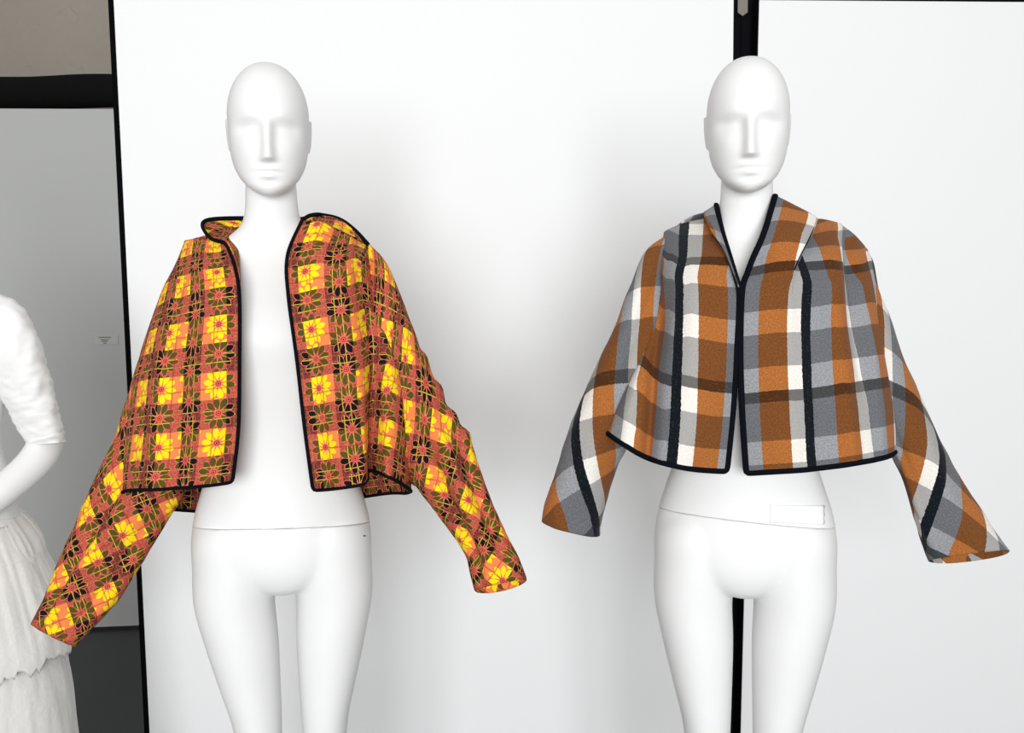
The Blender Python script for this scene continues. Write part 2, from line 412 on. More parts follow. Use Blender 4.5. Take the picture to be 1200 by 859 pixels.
def remesh(parts, vox, smooth=3, name='body'):
    V = []; Fc = []
    for (v, f) in parts:
        k = len(V); V.extend(v); Fc.extend([tuple(i + k for i in q) for q in f])
    me = mesh(name, V, Fc); fix_normals(me)
    o = bpy.data.objects.new('tmp', me); COL.objects.link(o)
    r = o.modifiers.new('r', 'REMESH'); r.mode = 'VOXEL'; r.voxel_size = vox; r.adaptivity = 0
    s = o.modifiers.new('s', 'SMOOTH'); s.factor = 0.5; s.iterations = smooth
    dg = bpy.context.evaluated_depsgraph_get(); dg.update()
    out = bpy.data.meshes.new_from_object(o.evaluated_get(dg))
    bpy.data.objects.remove(o); bpy.data.meshes.remove(me)
    out.name = name
    return out
def ellipsoid(c, r, n=24, rot=None):
    rings = []
    for i in range(1, n):
        ph = PI * i / n - PI / 2
        th = np.linspace(0, 2 * PI, 32, endpoint=False)
        p = np.stack([r[0] * np.cos(ph) * np.cos(th), r[1] * np.cos(ph) * np.sin(th), np.full(32, r[2] * math.sin(ph))], 1)
        if rot is not None: p = p @ np.array(rot).T
        rings.append(p + np.array(c))
    return loft(rings)
def cut(me, co, no, keep_above):
    bm = bmesh.new(); bm.from_mesh(me)
    r = bmesh.ops.bisect_plane(bm, geom=bm.verts[:] + bm.edges[:] + bm.faces[:], plane_co=co, plane_no=no, clear_inner=keep_above, clear_outer=not keep_above)
    ed = [e for e in r['geom_cut'] if isinstance(e, bmesh.types.BMEdge)]
    bmesh.ops.contextual_create(bm, geom=ed)
    out = bpy.data.meshes.new(me.name); bm.to_mesh(out); bm.free()
    return out
def ear(s):
    rings = []
    for f in np.linspace(0, 1, 14):
        z = CHIN + 0.090 + 0.060 * f
        wd = 0.0012 + 0.0135 * math.sin(PI * (0.03 + 0.94 * f ** 0.8)) ** 0.6
        y0 = 0.012 + 0.010 * f
        xo = 0.0685 + 0.0055 * f
        th = np.linspace(0, 2 * PI, 16, endpoint=False)
        a = math.radians(28)
        lx = 0.0042 * np.cos(th); ly = wd * np.sin(th)
        rings.append(np.stack([s * (xo + lx * math.cos(a) + ly * math.sin(a) * 0.6), y0 + ly * math.cos(a) - lx * 0.3, np.full(16, z)], 1))
    return loft(rings)
def torso_mesh():
    zs = np.linspace(0.93, 1.665, 130)
    tor = loft([body_ring(z) for z in zs])
    return remesh([tor, loft(head_rings()), ear(1), ear(-1)], 0.0024, 3, 'torso')
def legs_mesh(lx, rx, fx):
    """pelvis and two legs; lx/rx knee x, fx foot half spread."""
    zs = np.concatenate([np.linspace(0.878, 0.90, 12), np.linspace(0.905, 1.06, 36)])
    def pelvis(z):
        r_ = body_ring(z)
        r_[:, 0] *= float(np.interp(z, [0.878, 0.93, 0.99], [0.60, 0.72, 1.0]))
        return r_
    parts = [loft([pelvis(z) for z in zs])]
    for s, kx in ((-1, lx), (1, rx)):
        zt = np.array([1.06, 1.00, 0.93, 0.86, 0.78, 0.70, 0.62, 0.55, 0.50, 0.44, 0.36, 0.28, 0.18, 0.10, 0.07])
        hw = np.array([0.045, 0.073, 0.0765, 0.0735, 0.067, 0.057, 0.0465, 0.042, 0.041, 0.043, 0.047, 0.043, 0.031, 0.027, 0.026])
        fr = np.array([0.06, 0.088, 0.088, 0.083, 0.078, 0.070, 0.062, 0.055, 0.047, 0.040, 0.037, 0.034, 0.028, 0.028, 0.030])
        bk = np.array([0.06, 0.100, 0.106, 0.098, 0.084, 0.070, 0.060, 0.050, 0.045, 0.052, 0.062, 0.055, 0.036, 0.030, 0.034])
        f = s * fx
        k = s * kx
        xc = np.interp(zt, [0.07, 0.5, 0.62, 0.86, 0.93, 1.0, 1.06], [f, k * 0.93, k, s * 0.0925, s * 0.0895, s * 0.0900, s * 0.085])
        yc = np.interp(zt, [0.07, 0.44, 0.60, 0.90], [0.035, 0.015, 0.0, 0.0])
        tab = np.stack([zt, hw, fr, bk, xc, yc], 1)
        rings = []
        for q in catmull(tab, np.linspace(0, len(zt) - 1, 120)):
            th = np.linspace(0, 2 * PI, 48, endpoint=False); c, sn = np.cos(th), np.sin(th)
            rings.append(np.stack([q[4] + q[1] * c, q[5] + np.where(sn < 0, q[2], q[3]) * sn, np.full(48, q[0])], 1))
        parts.append(loft(rings))
        fp = np.array([[f, 0.062, 0.058], [f, 0.045, 0.060], [f, 0.01, 0.060], [f + s * .004, -0.03, 0.050], [f + s * .008, -0.08, 0.032], [f + s * .010, -0.12, 0.024], [f + s * .010, -0.15, 0.021]])
        fr_ = [0.016, 0.027, 0.031, 0.031, 0.027, 0.022, 0.012]; fw_ = [0.018, 0.027, 0.030, 0.033, 0.038, 0.036, 0.018]
        fr2 = []
        for p, hh, ww in zip(catmull(fp, np.linspace(0, 6, 40)), np.interp(np.linspace(0, 6, 40), range(7), fr_), np.interp(np.linspace(0, 6, 40), range(7), fw_)):
            th = np.linspace(0, 2 * PI, 32, endpoint=False)
            fr2.append(np.stack([p[0] + ww * np.cos(th), np.full(32, p[1]), p[2] + hh * np.sin(th)], 1))
        parts.append(loft(fr2))
    return remesh(parts, 0.0036, 45, 'legs')

T0 = torso_mesh()
def seam(sx, sy, z0=0.995):
    return Vector((0, 0, z0)), Vector((sx, sy, 1)).normalized()
def mannequin(loc, label, sm, lx, rx, fx, scale=1.0, rz=0.0, lmesh=None, tmesh=None):
    root = empty('mannequin', (loc[0], loc[1], 0), label, 'mannequin', None)
    co, no = sm
    tm = tmesh or cut(T0, co + no * 0.0007, no, True)
    lm = lmesh or cut(legs_mesh(lx, rx, fx), co - no * 0.0007, no, False)
    for nm, me in (('upper_body', tm), ('lower_body', lm)):
        o = bpy.data.objects.new(nm, me); COL.objects.link(o); o.parent = root
        if not me.materials: me.materials.append(M_MANN)
        me.polygons.foreach_set('use_smooth', [True] * len(me.polygons))
    # stand: round plate and rod into the calf
    th = np.linspace(0, 2 * PI, 48, endpoint=False)
    pr = [np.stack([r * np.cos(th), r * np.sin(th) - 0.02, np.full(48, z)], 1) for r, z in ((0.18, 0.0), (0.185, 0.002), (0.185, 0.007), (0.18, 0.009))]
    V, Fc = loft(pr); o = bpy.data.objects.new('base_plate', fix_normals(mesh('plate', V, Fc))); COL.objects.link(o); o.parent = root; o.data.materials.append(M_STEEL)
    rodx = fx * 0.95
    o = bpy.data.objects.new('support_rod', tube_mesh([(rodx, 0.075, 0.008), (rodx, 0.075, 0.24), (rodx, 0.055, 0.31)], 0.006, 12)); COL.objects.link(o); o.parent = root; o.data.materials.append(M_STEEL)
    root.scale = (scale,) * 3; root.rotation_euler[2] = rz
    return root, tm, lm
lA = P(331.5, 620, 0.0)
man1, tm1, lm1 = mannequin((lA.x, 0.0), 'white abstract mannequin wearing the open floral check jacket', seam(0.045, 0.14, 1.004), 0.060, 0.068, 0.068, rz=math.radians(13.5))
lB = P(871.5, 606, -0.035)
man2, tm2, lm2 = mannequin((lB.x, -0.035), 'white abstract mannequin wearing the closed plaid wool jacket', seam(0.075, 0.13, 1.021), 0.066, 0.066, 0.066, scale=0.995, rz=math.radians(-12.5))
bpy.context.view_layer.update()

# strip of white tape on the second mannequin's hip, laid on the body surface
def surf_patch(root, me, x0, x1, y0, y1, nx, ny, off, mat, name, parent, jitter=0.0):
    mw = root.matrix_world; inv = mw.inverted()
    bvh = BVHTree.FromPolygons([v.co[:] for v in me.vertices], [p.vertices[:] for p in me.polygons])
    V = []
    for j in range(ny):
        for i in range(nx):
            px = x0 + (x1 - x0) * i / (nx - 1); py = y0(px) + (y1(px) - y0(px)) * j / (ny - 1)
            if jitter: px += jitter * math.sin(j * 2.1 + i) * (i in (0, nx - 1))
            o_ = inv @ CAM; d = (inv.to_3x3() @ ray(px, py)).normalized()
            h = bvh.ray_cast(o_, d)
            if h[0] is None: h = bvh.find_nearest(inv @ P(px, py, root.location.y))
            V.append(mw @ (h[0] + h[1] * off))
    Fc = [(j * nx + i, j * nx + i + 1, (j + 1) * nx + i + 1, (j + 1) * nx + i) for j in range(ny - 1) for i in range(nx - 1)]
    me2 = fix_normals(mesh(name, V, Fc)); o = link(name, me2, mat, parent)
    so = o.modifiers.new('thick', 'SOLIDIFY'); so.thickness = 0.0004; so.offset = 1
    return o
tp = surf_patch(man2, tm2, 902, 966, lambda x: 592.5 - 0.01 * (x - 902), lambda x: 612.5 + 0.035 * (x - 902), 26, 9, 0.0002, M_TAPE, 'tape', man2, 0.5)
tag(tp, 'strip of white tape on the hip')
mk = surf_patch(man1, lm1, 425.6, 428.6, lambda x: 627.2, lambda x: 628.8, 4, 3, 0.0004, M_DARKTXT, 'scuff_mark', man1)
bpy.context.view_layer.update()

# ------------------------------------------------------------------ garments
def grid_patch(rows, nu, nv):
    """rows: list of rows of (px,py,y); returns px-grid (nv,nu,3) interpolated in both directions."""
    rows = np.asarray(rows, float); R, C, _ = rows.shape
    tu = np.linspace(0, C - 1, nu); tv = np.linspace(0, R - 1, nv)
    tmp = np.stack([catmull(rows[r], tu) for r in range(R)], 0)          # R,nu,3
    return np.stack([catmull(tmp[:, j], tv) for j in range(nu)], 1)       # nv,nu,3
def unproj(G):
    return np.array([[P(*p)[:] for p in row] for row in G])
def cumlen(A):
    d = np.linalg.norm(np.diff(A, axis=0), axis=1); return np.concatenate([[0], np.cumsum(d)])
def grid_mesh(name, X, UV, mat, parent, thick=0.0022, offset=0.0, closed=False):
    nv, nu = X.shape[:2]
    Fc = []
    for j in range(nv - 1):
        for i in range(nu - (0 if closed else 1)):
            i2 = (i + 1) % nu
            Fc.append((j * nu + i, j * nu + i2, (j + 1) * nu + i2, (j + 1) * nu + i))
    me = mesh(name, X.reshape(-1, 3), Fc)
    uvl = me.uv_layers.new(name='UVMap')
    fl_ = UV.reshape(-1, 2)
    idx = np.zeros(len(me.loops), int); me.loops.foreach_get('vertex_index', idx)
    luv = fl_[idx].copy()
    if closed:                       # last strip: carry the coordinate past the seam
        per = UV_close[name]
        lp = 0
        for p in me.polygons:
            i0 = p.vertices[0] % nu
            if i0 == nu - 1:
                for li in p.loop_indices:
                    vi = me.loops[li].vertex_index
                    if vi % nu == 0: luv[li] = per[vi // nu]
    uvl.data.foreach_set('uv', luv.ravel())
    o = link(name, me, mat, parent)
    so = o.modifiers.new('thick', 'SOLIDIFY'); so.thickness = thick; so.offset = offset
    return o
UV_close = {}
def fbm(p, sc, seed=0.0):
    return mnoise.noise(Vector((p[0] * sc + seed, p[1] * sc - seed, p[2] * sc + 2 * seed)))
def apply_folds(G, folds, front):
    """folds: (list of (y,x) nodes, amplitude m, sigma-left px, sigma-right px, y-range). Moves points in depth only."""
    for (line, amp, sl, sr) in folds:
        ys = [q[1] for q in line]; xs = [q[0] for q in line]
        X = np.interp(G[..., 1], ys, xs)
        d = G[..., 0] - X
        ln = max(ys) - min(ys)
        fade = sstep(min(ys) - 0.15 * ln, min(ys) + 0.2 * ln, G[..., 1]) * (1 - sstep(max(ys) - 0.12 * ln, max(ys) + 0.12 * ln, G[..., 1])) if True else 1
        if max(ys) > 565 or max(ys) == 561: fade = sstep(min(ys) - 0.1 * ln, min(ys) + 0.25 * ln, G[..., 1])
        g = np.exp(-(d / np.where(d < 0, sl, sr)) ** 2)
        G[..., 2] -= amp * g * fade * front
def body_part(root, mat, left, back, right, folds, nL, nB, nR, nV, wob, seed, uvfun, S=690.0):
    rows = [list(l) + list(b) + list(r[::-1]) for l, b, r in zip(left, back, right)]
    cl, cb_, cr_ = len(left[0]), len(back[0]), len(right[0])
    NU = nL + nB + nR
    G = grid_patch(rows, NU, nV)
    C = cl + cb_ + cr_
    tcol = np.linspace(0, C - 1, NU)
    front = np.where((tcol <= cl - 0.6) | (tcol >= cl + cb_ - 0.4), 1.0, 0.0)
    fr = np.convolve(np.pad(front, 6, mode='edge'), np.ones(13) / 13, 'valid')
    apply_folds(G, folds, fr[None, :])
    X = unproj(G)
    for j in range(nV):
        for i in range(NU):
            n_ = fbm(X[j, i], 9, seed) * wob + fbm(X[j, i], 24, seed + 5) * wob * 0.35
            e = min(1.0, min(i, NU - 1 - i) / 6.0)
            X[j, i, 1] += n_ * (0.25 + 0.75 * e)
    # cloth coordinates: u from the nearer front edge, v up from the hem
    UV = np.zeros((nV, NU, 2)); mid = NU // 2
    for j in range(nV):
        L = cumlen(X[j]); tot = L[-1]
        UV[j, :mid, 0] = L[:mid] * S; UV[j, mid:, 0] = (tot - L[mid:]) * S
    for i in range(NU):
        L = cumlen(X[::-1, i]); UV[:, i, 1] = L[::-1] * S
    UV = uvfun(UV, mid)
    o = grid_mesh('body', X, UV, mat, root)
    return o, X
def sleeve(root, mat, rings, lean, sign, ref, uref, vref, vsign, wob, seed, nring=90, na=72, folds=(), S=660.0, back_drop=0.0, ripple=None, ex=2.3, front_drop=0.0, shear=0.0):
    """rings: (outer px, inner px, centre depth, depth radius)."""
    A = np.array([[r[0][0], r[0][1], r[1][0], r[1][1], r[2], r[3]] for r in rings], float)
    T = np.linspace(0, len(A) - 1, nring); Q = catmull(A, T)
    X = np.zeros((nring, na, 3)); th = np.linspace(0, 2 * PI, na, endpoint=False)  # th=0 -> outer edge, pi/2 -> front
    p_ = 2 / ex
    c, s = np.cos(th), np.sin(th)
    cx = np.sign(c) * np.abs(c) ** p_; sy = np.sign(s) * np.abs(s) ** p_
    cen = (Q[:, 0:2] + Q[:, 2:4]) / 2
    axis = cen[-1] - cen[len(cen) // 4]; axis /= np.linalg.norm(axis)
    for k in range(nring):
        o_, i_ = Q[k, 0:2], Q[k, 2:4]; m0 = (o_ + i_) / 2; h = (o_ - i_) / 2
        f = k / (nring - 1)
        if ripple is not None: h = h * (1 + ripple(f))
        db, df = back_drop * sstep(0.86, 1.0, f), front_drop * sstep(0.86, 1.0, f)
        for a_ in range(na):
            xy = m0 + h * cx[a_] + axis * (df * sy[a_] if sy[a_] > 0 else -db * sy[a_])
            X[k, a_] = P(xy[0], xy[1], Q[k, 4] - Q[k, 5] * sy[a_])[:]
    # folds: lumps along lines f -> angle
    for (f0, f1, a0, a1, amp, sg) in folds:
        for k in range(nring):
            f = k / (nring - 1)
            t = (f - f0) / (f1 - f0)
            if t < -0.1 or t > 1.1: continue
            wdt = math.sin(PI * min(1, max(0, (t + 0.1) / 1.2)))
            ac = a0 + (a1 - a0) * t
            d = (th - ac + PI) % (2 * PI) - PI
            g = amp * np.exp(-(d / sg) ** 2) * wdt
            ctr = X[k].mean(0); dv = X[k] - ctr
            nr = dv / (np.linalg.norm(dv, axis=1)[:, None] + 1e-9)
            X[k] += nr * g[:, None]
    for k in range(nring):
        ctr = X[k].mean(0)
        for a_ in range(na):
            dv = X[k, a_] - ctr; dv /= np.linalg.norm(dv) + 1e-9
            X[k, a_] += dv * (fbm(X[k, a_], 11, seed) * wob + fbm(X[k, a_], 30, seed + 3) * wob * 0.4)
    # cloth coordinates
    lv_ = lean + math.copysign(shear, lean); g_dn = np.array([math.sin(lv_), math.cos(lv_)]); g_rt = np.array([math.cos(lean), -math.sin(lean)])
    perp = np.array([-axis[1], axis[0]]); 
    if perp[0] < 0: perp = -perp
    UV = np.zeros((nring, na, 2)); close = np.zeros((nring, 2))
    tt = np.concatenate([[0], np.cumsum(np.linalg.norm(np.diff(cen, axis=0), axis=1))])
    out_right = 1.0 if (A[len(A) // 2, 0] > A[len(A) // 2, 2]) else -1.0
    fidx = na // 4
    def fab(sv, k):
        rel = cen[0] + axis * tt[k] + perp * sv - np.array(ref)
        return (uref + sign * rel.dot(g_rt), vref + vsign * rel.dot(g_dn))
    for k in range(nring):
        R_ = np.vstack([X[k], X[k][:1]]); L = cumlen(R_) * S
        # start at the back (th = 3pi/2) so the break is hidden behind
        kb = 3 * na // 4
        for a_ in range(na + 1):
            l = L[a_] - L[fidx]
            sv = -l * out_right
            if a_ < na: UV[k, a_] = fab(sv, k)
            else: close[k] = fab(sv, k)
    # rotate columns so that the seam column sits at the back
    roll = 3 * na // 4
    Xr = np.roll(X, -roll, axis=1)
    UVr = np.zeros_like(UV)
    for k in range(nring):
        R_ = np.vstack([Xr[k], Xr[k][:1]]); L = cumlen(R_) * S
        mid = na // 2
        for a_ in range(na): UVr[k, a_] = fab(-(L[a_] - L[mid]) * out_right, k)
        close[k] = fab(-(L[na] - L[mid]) * out_right, k)
    nm = 'sleeve'
    UV_close[nm] = close
    o = grid_mesh(nm, Xr, UVr, mat, root, closed=True)
    return o, Xr
def strip_part(root, name, mat, A, B, nu, nv, uoff, S=690.0, bulge=0.0, taper=False, swap=False, udir=1.0, voff=0.0, vdir=1.0):
    """patch between two edge lines of (px,py,y); u across from A, v along."""
    ta = np.linspace(0, len(A) - 1, nu); tb_ = np.linspace(0, len(B) - 1, nu)
    a_ = catmull(np.array(A, float), ta); b_ = catmull(np.array(B, float), tb_)
    G = np.zeros((nv, nu, 3))
    for j in range(nv):
        f = j / (nv - 1); G[j] = a_ * (1 - f) + b_ * f
        G[j, :, 2] -= bulge * math.sin(PI * f) * (sstep(0, 0.45, np.linspace(0, 1, nu)) if taper else 1.0)
    X = unproj(G)
    UV = np.zeros((nv, nu, 2))
    for i in range(nu):
        UV[:, i, 0] = uoff + udir * cumlen(X[:, i]) * S
    for j in range(nv):
        UV[j, :, 1] = voff + vdir * cumlen(X[j]) * S
    return grid_mesh(name, X, UV, mat, root, thick=0.0022), X
def binding(root, pts, r=0.0042, flat=0.75):
    p = resample(pts, 0.006)
    for _ in range(2):
        p[1:-1] = 0.25 * p[:-2] + 0.5 * p[1:-1] + 0.25 * p[2:]
    return link('binding', tube_mesh(p, r, 10, flat), M_BIND, root)

# ---- jacket one: floral check, worn open
j1 = empty('floral_jacket', (lA.x, -0.02, 1.05), 'orange and yellow floral check jacket with black binding, worn open', 'jacket')
L1 = [[(266, 287, -.062), (251, 283, -.035), (234, 280, -.008), (220, 281, .012)],
      [(275, 310, -.105), (250, 311, -.095), (226, 311, -.062), (205, 313, .0)],
      [(281, 345, -.137), (250, 346, -.135), (217, 346, -.095), (188, 349, -.015)],
      [(281, 420, -.150), (243, 420, -.155), (200, 420, -.125), (164, 421, -.045)],
      [(280, 500, -.155), (240, 500, -.165), (190, 500, -.142), (150, 500, -.072)],
      [(273, 565, -.155), (235, 570, -.168), (190, 573.5, -.150), (146, 575.5, -.085)]]
B1 = [[(222, 281, .028), (280, 266, .075), (330, 262, .095), (375, 265, .07), (424, 287, .03)],
      [(214, 315, .05), (270, 312, .105), (330, 312, .12), (390, 312, .105), (432, 306, .04)],
      [(200, 350, .07), (260, 350, .13), (330, 350, .14), (400, 350, .13), (442, 350, .06)],
      [(178, 425, .06), (240, 425, .135), (330, 425, .145), (420, 425, .135), (468, 425, .06)],
      [(165, 510, .04), (230, 520, .13), (330, 522, .145), (420, 520, .13), (474, 512, .05)],
      [(158, 586, .00), (200, 597, .10), (320, 600, .145), (440, 580, .12), (476, 578, .03)]]
R1 = [[(354, 259, -.062), (376, 260, -.072), (404, 274, -.035), (416, 281, -.012), (424, 285.5, .0), (429, 287.5, .012)],
      [(337, 300, -.118), (370, 300, -.127), (400, 300, -.105), (416, 300, -.072), (428, 302, -.045), (436, 305, .0)],
      [(338, 345, -.140), (375, 345, -.152), (408, 345, -.138), (425, 345, -.100), (438, 347, -.075), (448, 350, -.02)],
      [(348, 420, -.150), (385, 420, -.166), (420, 420, -.158), (437, 420, -.115), (460, 420, -.112), (475, 425, -.04)],
      [(357, 500, -.155), (392, 500, -.171), (425, 500, -.166), (434, 500, -.108), (462, 500, -.122), (481, 500, -.05)],
      [(367, 575, -.155), (400, 572, -.171), (428, 566, -.166), (432, 551, -.098), (458, 560, -.127), (479, 573, -.06)]]
def uv1(UV, mid): return UV
f1 = [([(210, 300), (186, 400), (174, 575)], .014, 12, 9), ([(236, 330), (214, 430), (206, 575)], -.010, 12, 12), ([(262, 320), (258, 430), (252, 575)], .005, 14, 14),
      ([(395, 300), (408, 420), (402, 575)], .009, 13, 13), ([(372, 350), (372, 450), (380, 575)], -.006, 11, 11), ([(445, 380), (452, 480), (452, 566)], .010, 7, 7)]
bd1, X1 = body_part(j1, M_FLORAL, L1, B1, R1, f1, 70, 60, 90, 120, 0.004, 1.3, uv1, S=645.0)
R17 = math.radians(17)
sl1 = [((222, 288), (244, 360), .012, .03), ((190, 355), (226, 440), 0, .045), ((158, 440), (222, 520), -.008, .052), ((136, 508), (214, 575), -.012, .054),
       ((109, 566), (199, 604), -.015, .052), ((83, 628), (166, 659), -.02, .048), ((59, 684), (128, 714), -.025, .042), ((36.5, 731), (89, 757), -.03, .034)]
FR_ = PI / 2
sleeve(j1, M_FLORAL, sl1, R17 * 1.3, -1, (187, 615), 22, 12, -1, 0.0045, 3.1, back_drop=3, front_drop=2, S=620.0, shear=math.radians(5),
       folds=[(0.42, 0.97, FR_ + 0.15, FR_ - 0.45, .016, .20), (0.45, 1.0, FR_ - 0.25, FR_ - 0.85, -.012, .2), (0.25, 0.65, FR_ + 0.7, FR_ + 0.2, .010, .2), (0.6, 1.0, FR_ + 0.7, FR_ + 0.3, -.010, .2)])
sr1 = [((432, 288), (424, 335), .005, .03), ((456, 313), (424, 400), -.03, .060), ((473, 356), (432, 455), -.042, .064), ((490, 402), (447, 505), -.038, .062),
       ((522, 466), (466, 542), -.032, .056), ((551, 518), (486, 569), -.03, .050), ((577, 590), (520, 611), -.03, .044), ((600, 640), (546, 650), -.03, .040), ((617, 677), (556, 691), -.03, .036)]
sleeve(j1, M_FLORAL, sr1, -R17 * 1.3, 1, (555, 600), 20, 25, -1, 0.0050, 8.7, back_drop=9, S=620.0, shear=math.radians(5),
       folds=[(0.40, 0.97, FR_ - 0.45, FR_ + 0.25, .018, .18), (0.42, 0.97, FR_ + 0.0, FR_ + 0.65, -.014, .18), (0.5, 0.95, FR_ - 0.9, FR_ - 0.3, -.010, .2), (0.1, 0.5, FR_ + 0.1, FR_ + 0.5, .008, .22), (0.2, 0.6, FR_ - 0.7, FR_ - 0.2, -.008, .2)],
       ripple=lambda f: 0.05 * math.sin(f * 95) * float(sstep(.35, .42, f) * (1 - sstep(.6, .66, f))))
# collar of jacket one: strip from the left roll, behind the neck, to the right roll
cA = [(264, 286, -.060), (252, 280, -.025), (252, 276, .005), (264, 273, .030), (284, 271, .062), (320, 266, .088), (352, 263, .060), (366, 262, -.02), (388, 268, -.030), (406, 277, -.015), (428, 288, .006)]
cB = [(263, 284, -.064), (248, 280, -.030), (238, 268, -.004), (240, 259, .024), (264, 256, .052), (320, 256, .098), (352, 257, .066), (370, 252, .045), (396, 256, .035), (415, 269, .018), (432, 287, .0)]
co1, XC1 = strip_part(j1, 'collar', M_FLORAL, cA, cB, 110, 14, 5, bulge=-0.006)
# turned facing of the left front, running back to the neck
fcA = [(251, 281, -.030), (263, 285, -.062), (275, 310, -.106), (280, 334, -.132)]
fcB = [(254, 272, .030), (274, 267, .035), (279, 292, -.045), (281.5, 330, -.116)]
strip_part(j1, 'facing', M_FLORAL, fcA, fcB, 40, 10, 30, bulge=0.004)
fr_off = np.array([0, -0.002, 0])
edge = np.concatenate([XC1[-1][::-1], X1[1:, 0] + fr_off, ])
hem = X1[-1]
rgt = X1[::-1, -1] + fr_off
topR = np.array([P(*p)[:] for p in catmull(np.array([(354, 258, -.066), (362, 253, -.03), (372, 251, .03)]), np.linspace(0, 2, 12))])
loop = np.concatenate([XC1[-1][:70][::-1], X1[2:, 0] + fr_off, hem, rgt, topR, XC1[-1][80:]])
binding(j1, loop)

# ---- jacket two: plaid wool, worn closed at the throat
j2 = empty('plaid_jacket', (lB.x, -0.05, 1.08), 'grey, brown and cream plaid wool jacket with black binding, fronts meeting', 'jacket')
L2 = [[(840, 252, -.032), (828, 256, -.015), (804, 261, .0), (788, 267, .008), (779, 272, .015)],
      [(846, 274, -.078), (829, 276, -.064), (803, 279, -.045), (787, 283, -.025), (777, 288, .0)],
      [(854, 302, -.125), (832, 301, -.112), (803, 302, -.085), (786, 303, -.058), (776, 305, -.02)],
      [(860, 321, -.140), (834, 322, -.134), (803, 322, -.110), (785, 323, -.082), (775, 326, -.035)],
      [(866, 342, -.150), (836, 345, -.150), (803, 345, -.128), (785, 346, -.10), (773, 349, -.05)],
      [(863, 410, -.158), (830, 410, -.166), (795, 410, -.148), (772, 410, -.12), (755, 411, -.07)],
      [(859, 480, -.160), (820, 480, -.174), (778, 476, -.158), (748, 470, -.13), (729, 465, -.08)],
      [(852, 553, -.160), (806, 549, -.175), (760, 537, -.162), (731, 521, -.135), (712, 508, -.085)]]
B2 = [[(784, 272, .035), (815, 252, .045), (872, 244, .06), (930, 250, .05), (1006, 286, .045)],
      [(783, 290, .050), (817, 278, .080), (872, 272, .09), (930, 278, .08), (1010, 298, .045)],
      [(784, 308, .06), (820, 305, .10), (872, 303, .11), (930, 305, .10), (1014, 310, .045)],
      [(783, 328, .06), (818, 326, .105), (872, 326, .115), (930, 326, .105), (1017, 330, .048)],
      [(782, 350, .06), (815, 350, .11), (872, 350, .12), (930, 350, .11), (1020, 351, .05)],
      [(768, 412, .05), (810, 415, .11), (872, 415, .12), (935, 415, .11), (1030, 410, .05)],
      [(745, 470, .03), (800, 480, .11), (872, 485, .12), (945, 482, .11), (1036, 474, .04)],
      [(724, 516, .00), (790, 538, .10), (872, 545, .12), (955, 540, .10), (1040, 532, .02)]]
R2 = [[(908, 229, -.055), (930, 240, -.062), (957, 255, -.064), (951, 258, -.004), (963, 257, .0), (984, 262, .0), (989, 266, .022), (1002, 276, .022), (1014, 290, .03)],
      [(894, 275, -.118), (920, 273, -.126), (950, 275, -.112), (944, 277, -.066), (961, 278, -.058), (984, 280, -.046), (989, 282, .0), (1005, 288, .0), (1018, 299, .015)],
      [(882, 302, -.125), (911, 300, -.147), (938, 299, -.148), (935, 300, -.122), (957, 300, -.108), (984, 300, -.080), (989, 301, -.035), (1008, 303, -.03), (1021, 309, .0)],
      [(875, 321, -.140), (904, 322, -.156), (929, 321, -.156), (930, 322, -.146), (955, 322, -.128), (985, 322, -.098), (990, 322, -.055), (1011, 323, -.05), (1025, 330, -.01)],
      [(869, 342, -.152), (898, 345, -.159), (924, 345, -.157), (931, 345, -.154), (957, 345, -.142), (986, 345, -.115), (992, 345, -.078), (1014, 346, -.072), (1029, 351, -.02)],
      [(867, 410, -.158), (897, 410, -.167), (924, 410, -.168), (932, 410, -.167), (962, 410, -.158), (992, 410, -.130), (1000, 410, -.108), (1025, 408, -.102), (1040, 408, -.04)],
      [(869, 480, -.162), (900, 480, -.175), (929, 480, -.177), (938, 480, -.176), (975, 478, -.168), (1005, 476, -.148), (1015, 475, -.138), (1035, 472, -.122), (1047, 470, -.06)],
      [(874, 555, -.162), (905, 553, -.176), (935, 551, -.178), (943, 550.5, -.177), (985, 546, -.172), (1015, 541, -.158), (1025, 539, -.150), (1040, 535, -.127), (1049, 530, -.07)]]
def uv2(UV, mid):
    # left half: dark band at w = 90 px above the hem, light band below it; right half runs the other way
    w_ = UV[..., 1].copy()
    UV[:, :mid, 1] = w_[:, :mid] - 93.0
    UV[:, mid:, 1] = 13.0 - (w_[:, mid:] - 82.0)
    UV[:, :mid, 0] += 7.0 + 27.0 * (1 - sstep(0.0, 0.60, np.linspace(0, 1, UV.shape[0])))[:, None]
    UV[:, mid:, 0] += 9.0 * (1 - sstep(0.0, 0.5, np.linspace(0, 1, UV.shape[0])))[:, None]
    return UV
f2 = [([(812, 330), (806, 430), (800, 561)], .007, 16, 16), ([(780, 340), (768, 430), (757, 561)], -.030, 9, 9),
      ([(760, 400), (735, 480), (724, 561)], .008, 8, 8),
      ([(978, 270), (990, 400), (1005, 561)], .012, 12, 6), ([(938, 330), (955, 430), (962, 561)], -.006, 14, 14),
      ([(1012, 300), (1026, 420), (1040, 561)], .006, 8, 8), ([(905, 350), (912, 450), (918, 561)], .004, 14, 14)]
bd2, X2 = body_part(j2, M_PLAID, L2, B2, R2, f2, 80, 50, 120, 140, 0.004, 4.4, uv2)
sl2 = [((785, 273), (800, 325), .02, .026), ((756, 296), (786, 380), .0, .048), ((737, 342), (772, 430), -.018, .056), ((716, 392), (756, 475), -.026, .058),
       ((690, 450), (740, 515), -.03, .055), ((668, 504), (724, 548), -.03, .050), ((651, 556), (713, 578), -.03, .046), ((640, 592), (706, 604), -.03, .042), ((636, 610), (702, 627), -.03, .040)]
